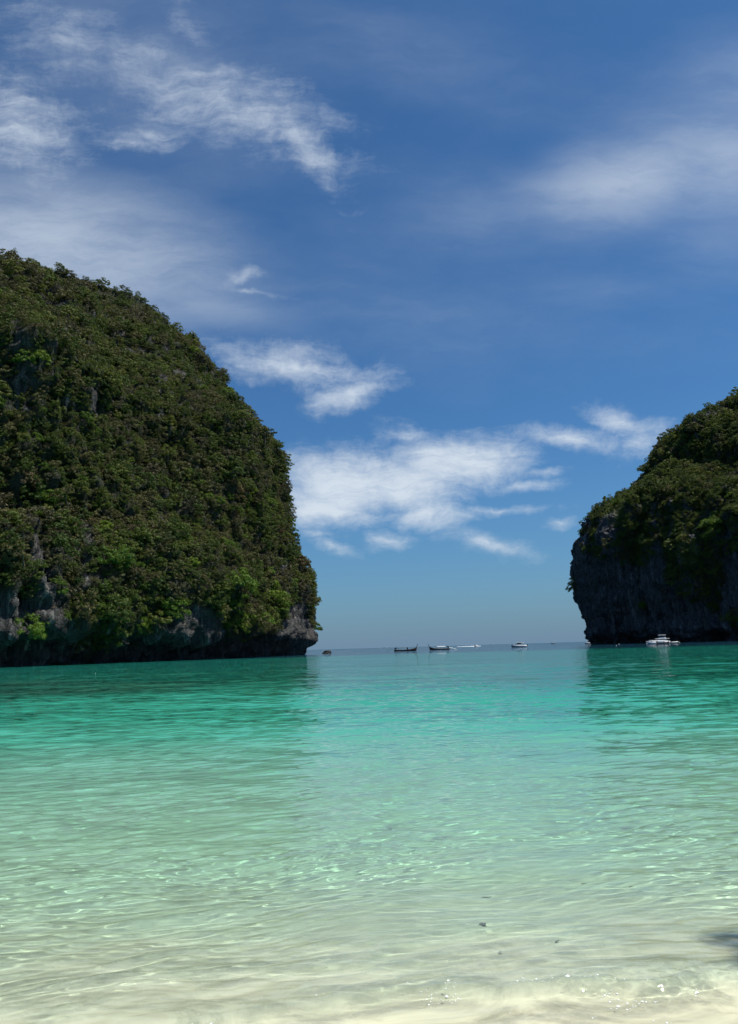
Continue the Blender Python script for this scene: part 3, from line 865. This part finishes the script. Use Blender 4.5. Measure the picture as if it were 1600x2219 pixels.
# steep meadows of grass between the trees of the right headland
grass_m, n = new_mat('cliff_grass')
pp = n.n('ShaderNodeNewGeometry').outputs['Position']
gc = n.ramp(n.noise(pp, 0.5, 3), [(0.3, (0.10, 0.14, 0.03)), (0.7, (0.20, 0.21, 0.06))])
gb = n.bsdf(gc, 0.8); n.out(gb.outputs[0])
for px, py, rx, ry, label in ((1338, 1118, 26, 24, 'yellow green grass patch on the shoulder of the right headland'), (1492, 1200, 22, 30, 'bright grass strip hanging down above bare rock on the right headland'),
                              (1490, 932, 34, 14, 'sunlit grass near the top of the right headland')):
    g = np.random.default_rng(px)
    V = []
    o, Xc, Yc, Zc = CLIFFS['right'][:4]
    q = (np.stack([Xc.ravel(), Yc.ravel(), Zc.ravel() - CAM_H], -1)) @ np.array(CAM_ROT)
    u = 800 + FOC * q[:, 0] / -q[:, 2]; v = 1109.5 - FOC * q[:, 1] / -q[:, 2]
    inn = np.where((((u - px) / rx) ** 2 + ((v - py) / ry) ** 2 < 1) & (q[:, 2] < -1))[0]
    if len(inn) == 0: continue
    inn = inn[-q[inn, 2] < (-q[inn, 2]).min() + 60]
    pts = np.stack([Xc.ravel(), Yc.ravel(), Zc.ravel()], -1)[g.choice(inn, 1500)] + g.normal(scale=0.7, size=(1500, 3))
    outw = pts[:, :2] - np.array(cl_R); outw /= np.linalg.norm(outw, axis=1, keepdims=True)
    for k, p3 in enumerate(pts):
        a = g.uniform(0, 6.28); w_ = g.uniform(.1, .22); h_ = g.uniform(.8, 1.9)
        t = np.array([math.cos(a), math.sin(a), 0]) * w_
        tip = p3 + np.array([outw[k, 0] * h_ * .6 + g.normal() * .2, outw[k, 1] * h_ * .6 + g.normal() * .2, h_])
        V += [p3 - t, p3 + t, tip + t * .3, tip - t * .3]
    me = np_mesh('grass', np.array(V), np.arange(len(V)).reshape(-1, 4), False)
    tag(link('grass', me, grass_m), label, 'grass', kind='stuff')


# ------------------------------------------------------------------ boats
def paint(name, color, rough=0.45, spread=0.25, metal=0.0):
    m, n = new_mat(name)
    p = n.n('ShaderNodeTexCoord').outputs['Object']
    f = n.smooth(n.noise(p, 2.5, 5, 0.65), 0.35, 0.75, 0, spread)
    b = n.bsdf(n.mix(f, color, tuple(0.45 * c for c in color)), rough, Metallic=metal)
    n.out(b.outputs[0])
    return m


DARKWOOD = paint('dark_oiled_wood', (0.030, 0.022, 0.018), 0.6)
BROWNWOOD = paint('brown_plank', (0.12, 0.065, 0.03), 0.6)
WHITE = paint('white_gelcoat', (0.80, 0.80, 0.78), 0.3, 0.08)
OFFWHITE = paint('white_awning', (0.74, 0.73, 0.70), 0.8, 0.15)
GLASS = paint('dark_glazing', (0.012, 0.016, 0.02), 0.12, 0.1)
STEEL = paint('grey_steel', (0.25, 0.26, 0.27), 0.4, 0.3, 0.6)
BLACK = paint('black_engine', (0.014, 0.014, 0.015), 0.5)
NAVY = paint('navy_antifouling', (0.015, 0.022, 0.045), 0.6)
GREYBLUE = paint('blue_grey_tarp', (0.16, 0.22, 0.27), 0.8)
ORANGE = paint('ribbon_orange', (0.55, 0.10, 0.05), 0.8)
FOAM = paint('foam', (0.82, 0.86, 0.86), 0.9, 0.1)


def part(name, V, F, mat, parent, smooth=False):
    me = py_mesh(name, V, F, mat, smooth)
    bm = bmesh.new(); bm.from_mesh(me); bmesh.ops.recalc_face_normals(bm, faces=bm.faces); bm.to_mesh(me); bm.free()
    return link(name, me, parent=parent)


def box(x0, x1, y0, y1, z0, z1, taper=0.0, rake=0.0):
    V = [(x0, y0, z0), (x1, y0, z0), (x1, y1, z0), (x0, y1, z0),
         (x0 + taper, y0 + taper, z1), (x1 - taper - rake, y0 + taper, z1), (x1 - taper - rake, y1 - taper, z1), (x0 + taper, y1 - taper, z1)]
    F = [(0, 3, 2, 1), (4, 5, 6, 7), (0, 1, 5, 4), (1, 2, 6, 5), (2, 3, 7, 6), (3, 0, 4, 7)]
    return V, F


def rod(parent, name, pts, r, mat, sides=6):
    V, F = tube_mesh([[(*p, r if not isinstance(r, list) else r[i]) for i, p in enumerate(pts)]], sides)
    return part(name, V, F, mat, parent)


def hull_mesh(stations, wall=0.07, floor=0.3, y_off=0.0):
    """stations: x, half beam at the sheer, half beam at the bilge, keel height, sheer height"""
    V, F = [], []
    for x, b, bb, kz, sz in stations:
        fz = min(max(kz + 0.12, floor), sz - 0.03); w = min(wall, b * 0.6)
        ring = [(b, sz), (0.5 * (b + bb) + 0.04 * b, 0.45 * sz + 0.55 * kz), (bb, 0.8 * kz + 0.2 * sz), (0, kz), (-bb, 0.8 * kz + 0.2 * sz), (-0.5 * (b + bb) - 0.04 * b, 0.45 * sz + 0.55 * kz), (-b, sz),
                (-b + w, sz), (-(bb * 0.9) + w * 0.5, fz), (0, fz), (bb * 0.9 - w * 0.5, fz), (b - w, sz)]
        V += [(x, y + y_off, z) for y, z in ring]
    m = 12
    for i in range(len(stations) - 1):
        for k in range(m):
            F.append((i * m + k, i * m + (k + 1) % m, (i + 1) * m + (k + 1) % m, (i + 1) * m + k))
    F.append(tuple(range(m))[::-1]); F.append(tuple((len(stations) - 1) * m + k for k in range(m)))
    return V, F


def boat_root(name, px, dist, heading, label, group=None, cat='boat'):
    e = bpy.data.objects.new(name, None); COL.objects.link(e)
    p = sea_point(px, dist); e.location = p; e.rotation_euler = (0, 0, R(heading))
    tag(e, label, cat, group)
    return e


def longtail(px, dist, heading, scale, label, canopy=True, tail_up=0.0):
    e = boat_root('longtail_boat', px, dist, heading, label, 'wooden longtail boats', 'longtail boat')
    e.scale = (scale,) * 3
    st = [(-5.4, .62, .42, .0, .78), (-4.4, .80, .60, -.16, .72), (-2.2, .92, .72, -.22, .66), (0, .95, .74, -.24, .68), (2.0, .86, .62, -.22, .80), (3.6, .60, .38, -.16, 1.12), (4.7, .30, .14, .0, 1.55), (5.25, .10, .05, .35, 1.90)]
    hull = part('hull', *hull_mesh(st, 0.08, 0.12), DARKWOOD, e, True)
    rod(hull, 'rubbing_strake', [(x, b + .02, z - .03) for x, b, _, _, z in st], 0.035, BROWNWOOD, 5)
    rod(hull, 'rubbing_strake', [(x, -b - .02, z - .03) for x, b, _, _, z in st], 0.035, BROWNWOOD, 5)
    prow = rod(e, 'prow_post', [(4.6, 0, .7), (5.15, 0, 1.6), (5.5, 0, 2.3), (5.75, 0, 2.95), (5.95, 0, 3.25)], [.16, .15, .13, .12, .09], DARKWOOD, 6)
    rod(prow, 'ribbon', [(5.28, 0, 1.8), (5.24, .05, 1.35), (5.28, .07, .9)], [.16, .08, .05], ORANGE, 6)
    for x in (-3.2, -1.6, 0.2, 1.9):
        part('thwart', *box(x - .14, x + .14, -.78, .78, .46, .52), BROWNWOOD, e)
    part('foredeck', *box(2.6, 4.3, -.32, .32, .92, .97), BROWNWOOD, e)
    zt = 1.62
    if canopy:
        for x in (-2.9, -0.9, 1.1):
            for y in (-.78, .78):
                rod(e, 'canopy_post', [(x, y, .55), (x, y * .94, zt)], .035, STEEL, 5)
        V, F = [], []
        for i, x in enumerate(np.linspace(-3.2, 1.4, 9)):
            for k in range(7):
                a = (k - 3) / 3
                V.append((x, a * .86, zt + .22 * (1 - a * a) + .03 * math.sin(i * 2.1)))
        F = [(i * 7 + k, i * 7 + k + 1, (i + 1) * 7 + k + 1, (i + 1) * 7 + k) for i in range(8) for k in range(6)]
        c = part('canopy', V, F, OFFWHITE, e, True); md = c.modifiers.new('t', 'SOLIDIFY'); md.thickness = 0.05
    else:
        for x in (-3.4, 0.9):
            for y in (-.78, .78):
                rod(e, 'canopy_post', [(x, y, .55), (x, y * .94, zt)], .04, DARKWOOD, 5)
        for y in (-.73, .73):
            rod(e, 'roof_rail', [(-3.6, y, zt), (1.1, y, zt)], .045, STEEL, 5)
        part('rolled_awning', *tube_mesh([[(-3.3, .2, zt + .02, .10), (-1.1, .16, zt + .05, .13), (.8, .2, zt + .02, .10)]], 8), GREYBLUE, e)
        part('cargo_bundle', *box(.55, 1.25, -.4, .4, .6, 1.75, .12), BLACK, e)
    # engine on its swivel with the long propeller shaft
    eng = part('engine', *box(-5.2, -4.2, -.34, .34, .95, 1.62, .08), BLACK, e)
    rod(eng, 'air_filter', [(-4.6, 0, 1.62), (-4.6, 0, 1.86)], .16, BLACK, 8)
    rod(e, 'engine_swivel', [(-4.85, 0, .6), (-4.85, 0, 1.05)], .07, STEEL, 6)
    rod(e, 'steering_bar', [(-4.2, 0, 1.45), (-3.1, .1, 1.55)], .03, STEEL, 5)
    sh = rod(e, 'drive_shaft', [(-5.1, 0, 1.2), (-7.0, 0, .72 + tail_up), (-9.4, 0, .05 + tail_up)], .05, STEEL, 5)
    part('propeller', *box(-9.46, -9.38, -.05, .05, -.18 + tail_up, .28 + tail_up), STEEL, sh)
    rod(e, 'flag_pole', [(-3.9, .5, .6), (-3.9, .5, 2.6)], .03, STEEL, 5)
    rod(e, 'cross_pole', [(-4.7, .5, 2.25), (-3.1, .5, 2.15)], .03, STEEL, 5)
    return e


lt = longtail(879, 355, -4, 1.0, 'dark wooden longtail boat with bare roof rails, prow pointing right', canopy=False)
longtail(952, 378, 186, 0.96, 'dark wooden longtail boat with a white canopy, prow pointing left', canopy=True)
longtail(1436, 372, 12, 0.62, 'small dark longtail boat moored in front of the white catamaran', canopy=False)


def speedboat(px, dist, heading, scale, label, group='white speedboats'):
    e = boat_root('speedboat', px, dist, heading, label, group, 'speedboat'); e.scale = (scale,) * 3
    st = [(-4.2, 1.25, 1.05, -.25, 1.05), (-2.5, 1.40, 1.12, -.38, 1.05), (0, 1.42, 1.05, -.42, 1.12), (2.0, 1.15, .72, -.38, 1.24), (3.4, .68, .32, -.15, 1.38), (4.3, .15, .05, .55, 1.50)]
    hull = part('hull', *hull_mesh(st, .16, .7), WHITE, e, True)
    st2 = [(x, b * 1.004 if i < 5 else b, bb * 1.03, kz - .03, .42 + .05 * i) for i, (x, b, bb, kz, sz) in enumerate(st)]
    st2 = [(x, (0.5 * (b + bb) + .03), bb * 1.02, kz - .03, sz) for x, b, bb, kz, sz in st2]
    part('bottom_paint', *hull_mesh(st2, .05, .3), NAVY, hull, True)
    cab = part('cabin', *box(-1.6, 2.2, -1.05, 1.05, 1.0, 1.65, .08, .5), WHITE, e)
    ws = part('windscreen', [(2.05, -1.0, 1.62), (2.05, 1.0, 1.62), (1.0, .92, 2.52), (1.0, -.92, 2.52), (1.97, -1.0, 1.60), (1.97, 1.0, 1.60), (.92, .92, 2.50), (.92, -.92, 2.50)],
              [(0, 1, 2, 3), (7, 6, 5, 4), (0, 4, 5, 1), (1, 5, 6, 2), (2, 6, 7, 3), (3, 7, 4, 0)], GLASS, e)
    for y in (-1, 1):
        part('side_window', *box(-1.3, 1.05, y * .985 - .015, y * .985 + .015, 1.70, 2.42), GLASS, e)
        rod(e, 'pillar', [(-1.45, y * 1.0, 1.6), (-1.75, y * .98, 2.5)], .06, WHITE, 6)
        rod(e, 'pillar', [(-2.9, y * 1.1, 1.05), (-2.5, y * .98, 2.5)], .06, WHITE, 6)
        rod(e, 'bow_rail', [(1.6, y * 1.1, 1.25), (2.4, y * .95, 1.75), (3.6, y * .5, 1.95), (4.15, 0, 1.98)], .03, STEEL, 5)
    part('hard_top', *box(-2.7, 1.35, -1.12, 1.12, 2.5, 2.66, .08), WHITE, e)
    for y in (-.5, .5):
        part('outboard_engine', *box(-4.75, -4.2, y - .2, y + .2, .55, 1.45, .07), BLACK, e)
    part('sun_pad', *box(2.35, 3.3, -.42, .42, 1.28, 1.42, .05), OFFWHITE, e)
    return e


speedboat(1125, 420, 168, 1.0, 'white cabin speedboat lying still between the two cliffs')
speedboat(1032, 1030, 58, 0.9, 'distant speedboat racing off with a white wake behind it')
speedboat(1277, 700, 176, 0.9, 'white boat half hidden behind the foot of the right cliff')


def wake(px, dist, x0, x1):
    V = []
    g = random.Random(5)
    p0 = sea_point(x0, dist); p1 = sea_point(x1, dist)
    d = (p1 - p0); nseg = 26
    nrm = Vector((-d.y, d.x, 0)).normalized()
    for i in range(nseg + 1):
        t = i / nseg; c = p0 + d * t
        w_ = (0.7 + 1.2 * math.sin(t * math.pi) * g.uniform(.6, 1.2)) ; h_ = 0.15 + 0.45 * t * g.uniform(.5, 1.2) * (1 if t < .9 else .3)
        V += [c + nrm * w_, c + nrm * w_ * .4 + Vector((0, 0, h_)), c - nrm * w_ * .4 + Vector((0, 0, h_)), c - nrm * w_]
    V = [v + Vector((0, 0, -.05 if i % 4 in (0, 3) else 0)) for i, v in enumerate(V)]
    F = [(i * 4 + k, i * 4 + k + 1, (i + 1) * 4 + k + 1, (i + 1) * 4 + k) for i in range(nseg) for k in range(3)]
    tag(link('wake', py_mesh('wake', V, F, FOAM, True)), 'white foaming wake trailing left of the distant racing speedboat', 'wake', kind='stuff')


wake(1010, 1040, 990, 1042)

# far longtails and a speck of a boat on the horizon
for px, dist, hd, sc_, label in ((1199, 1150, 184, .75, 'small dark boat with a pale roof far out beside the right cliff'), (1064, 2600, 20, .9, 'tiny boat on the horizon between the two speedboats'),
                                 (834, 3200, 160, 1.0, 'tiny boat on the horizon left of the longtail boats')):
    e = boat_root('distant_boat', px, dist, hd, label, None, 'boat'); e.scale = (sc_,) * 3
    st = [(-4.2, .9, .7, .0, 1.0), (-2, 1.1, .9, -.2, .9), (1, 1.05, .8, -.2, 1.0), (3, .6, .35, 0, 1.5), (4.3, .1, .05, .6, 2.2)]
    part('hull', *hull_mesh(st, .1, .3), NAVY, e, True)
    rod(e, 'prow_post', [(4.1, 0, 1.8), (4.7, 0, 3.2)], .12, DARKWOOD, 6)
    for x in (-3, -.2):
        for y in (-.9, .9):
            rod(e, 'canopy_post', [(x, y, .8), (x, y, 2.3)], .06, STEEL, 5)
    part('canopy', *box(-3.4, .3, -1.1, 1.1, 2.3, 2.48, .1), OFFWHITE, e)

# catamaran moored under the right cliff
cat = boat_root('catamaran', 1430, 402, 172, 'white two decked catamaran moored against the dark right cliff', None, 'catamaran')
cat.scale = (0.78, 0.78, 0.84)
for y in (-2.4, 2.4):
    st = [(-6.0, .75, .6, -.1, 1.1), (-3.5, .85, .7, -.4, 1.35), (0, .85, .66, -.45, 1.6), (3.0, .75, .5, -.4, 1.75), (5.2, .4, .2, -.2, 1.85), (6.4, .08, .04, .2, 1.9)]
    h = part('hull', *hull_mesh(st, .3, 1.4, y), WHITE, cat, True)
    for x in (-1.8, .4, 2.4):
        part('porthole', *box(x - .4, x + .4, y - .86 if y < 0 else y + .80, y - .80 if y < 0 else y + .86, .95, 1.2), GLASS, h)
part('bridge_deck', *box(-5.4, 2.8, -2.5, 2.5, .95, 1.55), WHITE, cat)
part('trampoline', *box(2.8, 5.6, -1.9, 1.9, 1.42, 1.48), BLACK, cat)
sal = part('saloon', *box(-3.6, 2.6, -2.35, 2.35, 1.55, 2.1, .05, .2), WHITE, cat)
part('window_band', *box(-3.3, 2.35, -2.28, 2.28, 2.1, 2.68, .12, .5), GLASS, cat)
part('saloon_roof', *box(-5.6, 2.5, -2.5, 2.5, 2.68, 2.9, .1, .15), WHITE, cat)
part('flybridge_coaming', *box(-3.6, 1.0, -2.0, 2.0, 2.9, 3.35, .12, .3), WHITE, cat)
part('flybridge_seat', *box(-3.2, -1.6, -1.3, 1.3, 3.35, 3.7, .08), OFFWHITE, cat)
for x in (-3.2, .2):
    for y in (-1.7, 1.7):
        rod(cat, 'hard_top_post', [(x, y, 3.2), (x + .15, y * .95, 4.75)], .06, STEEL, 6)
part('hard_top', *box(-3.6, .8, -1.95, 1.95, 4.75, 4.95, .1), WHITE, cat)
for y in (-2.2, 2.2):
    rod(cat, 'rail', [(2.6, y, 2.4), (4.4, y, 2.5), (6.1, y, 2.55)], .03, STEEL, 5)
    part('stern_step', *box(-6.9, -5.9, y - .6, y + .6, .25, .55), WHITE, cat)

def dinghy(px, dist, heading, label):
    e = boat_root('dinghy', px, dist, heading, label, None, 'dinghy')
    pts = [(-1.6, .7, .4), (.6, .72, .42), (1.5, .45, .52), (1.9, 0, .6), (1.5, -.45, .52), (.6, -.72, .42), (-1.6, -.7, .4)]
    rod(e, 'inflatable_tube', pts, .24, OFFWHITE, 8)
    part('floor', *box(-1.5, 1.3, -.6, .6, .1, .2), GREYBLUE, e)
    part('outboard_engine', *box(-2.0, -1.6, -.2, .2, .3, 1.1, .06), BLACK, e)
    part('bench', *box(-.4, 0, -.6, .6, .45, .55), OFFWHITE, e)


dinghy(1461, 396, 10, 'small pale inflatable dinghy at the stern of the catamaran')
e = boat_root('speedboat', 1411, 398, 168, 'grey open launch tied off the left end of the catamaran', None, 'boat')
st = [(-2.2, .8, .7, -.15, .75), (-.5, .95, .75, -.25, .8), (1.2, .75, .45, -.2, 1.0), (2.3, .12, .05, .25, 1.25)]
part('hull', *hull_mesh(st, .1, .3), WHITE, e, True)
part('console', *box(-.6, .1, -.4, .4, .5, 1.35, .06), GREYBLUE, e)
part('outboard_engine', *box(-2.6, -2.2, -.2, .2, .4, 1.2, .06), BLACK, e)


# ------------------------------------------------------------------ buoys, rock, things in the shallows
def lathe(prof, sides=14):
    V = [(r_ * math.cos(2 * math.pi * k / sides), r_ * math.sin(2 * math.pi * k / sides), z) for r_, z in prof for k in range(sides)]
    F = [(i * sides + k, i * sides + (k + 1) % sides, (i + 1) * sides + (k + 1) % sides, (i + 1) * sides + k) for i in range(len(prof) - 1) for k in range(sides)]
    return V, F


ball = [(0.01, -.3)] + [(.3 * math.cos(R(a)), .3 * math.sin(R(a))) for a in range(-75, 76, 15)] + [(.07, .30), (.07, .42), (.11, .44), (.11, .50), (.01, .52)]
for px, dist, sc_, label in ((1341, 410, .65, 'white mooring buoy off the foot of the right cliff'), (1401, 385, .65, 'white mooring buoy just left of the catamaran'),
                             (1472, 402, .65, 'white mooring buoy just right of the dinghy'), (1335, 300, .45, 'small float nearer the beach than the other right hand buoys'),
                             (209, 89, .12, 'small white float alone on the green water before the left cliff')):
    o = link('mooring_buoy', py_mesh('mooring_buoy', *lathe(ball), WHITE, True)); o.location = sea_point(px, dist) + Vector((0, 0, .08)); o.scale = (sc_,) * 3
    tag(o, label, 'buoy')

bm = bmesh.new(); bmesh.ops.create_icosphere(bm, subdivisions=4, radius=1.0)
co = np.array([v.co for v in bm.verts]); nz_ = fbm(co[:, 0] * 1.6, co[:, 1] * 1.6, co[:, 2] * 1.6, 4, 91)
for v, d in zip(bm.verts, nz_):
    v.co = Vector((v.co.x * 2.0, v.co.y * 1.6, v.co.z * 1.35)) * (1 + .22 * d)
me = bpy.data.meshes.new('sea_rock'); bm.to_mesh(me); bm.free()
rk = link('sea_rock', me, cliff_mat('rock', (0.12, 0.11, 0.10), 0.3)); rk.location = sea_point(709, 350) + Vector((0, 0, .1))
tag(rk, 'lone dark rock sticking out of the sea beside the left cliff', 'rock')

leaf_dark, n = new_mat('sodden_leaf')
n.out(n.bsdf(n.ramp(n.noise(n.n('ShaderNodeTexCoord').outputs['Object'], 20, 3), [(0.3, (0.015, 0.014, 0.010)), (0.7, (0.05, 0.04, 0.022))]), 0.5).outputs[0])


def at_pixel(px, py, z=0.0):
    d = pix_dir(px, py); t = (z - CAM_H) / d.z
    return Vector((d.x * t, d.y * t, z))


for px, py, ln, wd, ang, up, label in (  # half length, half width in metres
        (1056, 1972, .040, .013, 10, 0, 'dark dead leaf under the shallows, farther of the two big ones'), (1050, 2031, .030, .013, -15, 0, 'crumpled dark leaf with a twig beside it in the shallows'),
                                       (1210, 2063, .016, .006, 50, 0, 'scrap of dark weed on the sand right of the leaves'), (1088, 2086, .014, .006, 0, 0, 'smallest dark leaf on the sand near the swash'),
                                       (1266, 1944, .024, .007, 8, 0, 'thin dark leaf farther out in the shallows'), (1368, 1949, .024, .008, 20, 0, 'dark leaf farthest right in the shallows'),
                                       (288, 1631, .05, .022, 30, 1, 'dark leaf afloat on the green water at the left')):
    p = at_pixel(px, py, 0.0)
    if not up:
        for _ in range(4):
            p = at_pixel(px, py, float(bed_z(np.array(p.x), np.array(p.y))) * 0.80)
        p.z = float(bed_z(np.array(p.x), np.array(p.y))) + .02
    else:
        p.z = .02
    V, F = [], []
    for i in range(9):
        t = i / 8; w_ = wd * math.sin(math.pi * min(t * 1.05, 1)) ** .7 + .002
        V += [((t - .5) * ln * 2, -w_, .006 * math.sin(t * 7)), ((t - .5) * ln * 2, 0, .003 + .006 * math.sin(t * 7)), ((t - .5) * ln * 2, w_, .008 * math.sin(t * 5 + 1))]
    F = [(i * 3 + k, i * 3 + k + 1, (i + 1) * 3 + k + 1, (i + 1) * 3 + k) for i in range(8) for k in range(2)]
    o = link('dead_leaf', py_mesh('dead_leaf', V, F, leaf_dark, True)); o.location = p; o.rotation_euler = (0, 0, R(ang))
    md = o.modifiers.new('t', 'SOLIDIFY'); md.thickness = .002
    o.cycles.is_caustics_receiver = True
    tag(o, label, 'leaf')
tw = link('twig', py_mesh('twig', *tube_mesh([[(-.04, 0, 0, .003), (0, .006, .004, .003), (.05, .002, 0, .002)], [(0, .006, .004, .002), (.02, .02, .008, .002)]], 5), leaf_dark))
p = at_pixel(1066, 2031, -.07); p.z = float(bed_z(np.array(p.x), np.array(p.y))) + .02; tw.location = p
tag(tw, 'thin dark twig lying beside the crumpled leaf in the shallows', 'twig')

# a beach tree off to the right leans over the water; the edge of its shade falls on the shallows
tb = bpy.data.objects.new('beach_tree', None); COL.objects.link(tb); tb.location = (13.0, 1.0, .15)
tag(tb, 'leaning beach tree right of the view shading the edge of the shallows', 'tree')
tgt = at_pixel(1585, 2072, -.05)
hgt = 11.0
cen = tgt + Vector((SUN_DIR.x, SUN_DIR.y, SUN_DIR.z)) * (hgt / SUN_DIR.z)
cl = cen - Vector(tb.location) + Vector((1.0, 0.0, 0))
V, F = tube_mesh([[(0, 0, -.4, .34), (-.6, .6, 2.2, .26), (cl.x * .5, cl.y * .5, 6.4, .17), (cl.x, cl.y, cl.z - .2, .05)],
                  [(cl.x * .5, cl.y * .5, 6.4, .10), (cl.x * .6 + .5, cl.y * .7, 9.4, .04)], [(cl.x * .75, cl.y * .75, 8.6, .06), (cl.x - .4, cl.y - .6, cl.z, .03)]], 8)
part('trunk', V, F, bark_m, tb, True)
cr = link('crown', big_crown('crown', 1234, 'green', 22, 60, (.5, .40, .2), .05), parent=tb); cr.location = cl - Vector((0, 0, .7)); cr.scale = (2.0, 1.7, 1.8)

# lace of foam bubbles along the swash; white specks at right stand in for sun glints
g = np.random.default_rng(71)
nb = 5200
fx = g.uniform(-3.2, 3.4, nb); fy = bore_line(fx) + np.where(g.random(nb) < 0.55, g.normal(-0.10, 0.035, nb), g.uniform(-0.75, 0.12, nb))
clump = fbm(fx * 3.0, fy * 6.0, 0 * fx, 3, 73)
kp = (clump > g.uniform(0.05, 0.75, nb)) & (g.random(nb) < 0.3 + 0.7 * sstep(fx, 0.2, 1.4)); fx, fy = fx[kp], fy[kp]
fz = waves(fx, fy, np.full_like(fx, 0.012)) + 0.002
fr_ = g.lognormal(math.log(0.0032), 0.45, len(fx))
ang = np.arange(6) * np.pi / 3
hexv = np.stack([np.cos(ang), np.sin(ang), 0 * ang], -1)
V = np.concatenate([np.stack([fx, fy, fz], -1)[:, None] + hexv[None] * fr_[:, None, None], (np.stack([fx, fy, fz + fr_ * 0.7], -1))[:, None]], 1)
F = np.array([(k, (k + 1) % 6, 6) for k in range(6)])
Fs = (np.arange(len(fx)) * 7)[:, None, None] + F[None]
fo = link('foam', np_mesh('foam', V.reshape(-1, 3), Fs.reshape(-1, 3)), FOAM)
tag(fo, 'thin broken lace of white foam bubbles and painted sun glints along the swash at the beach', 'foam', kind='stuff')
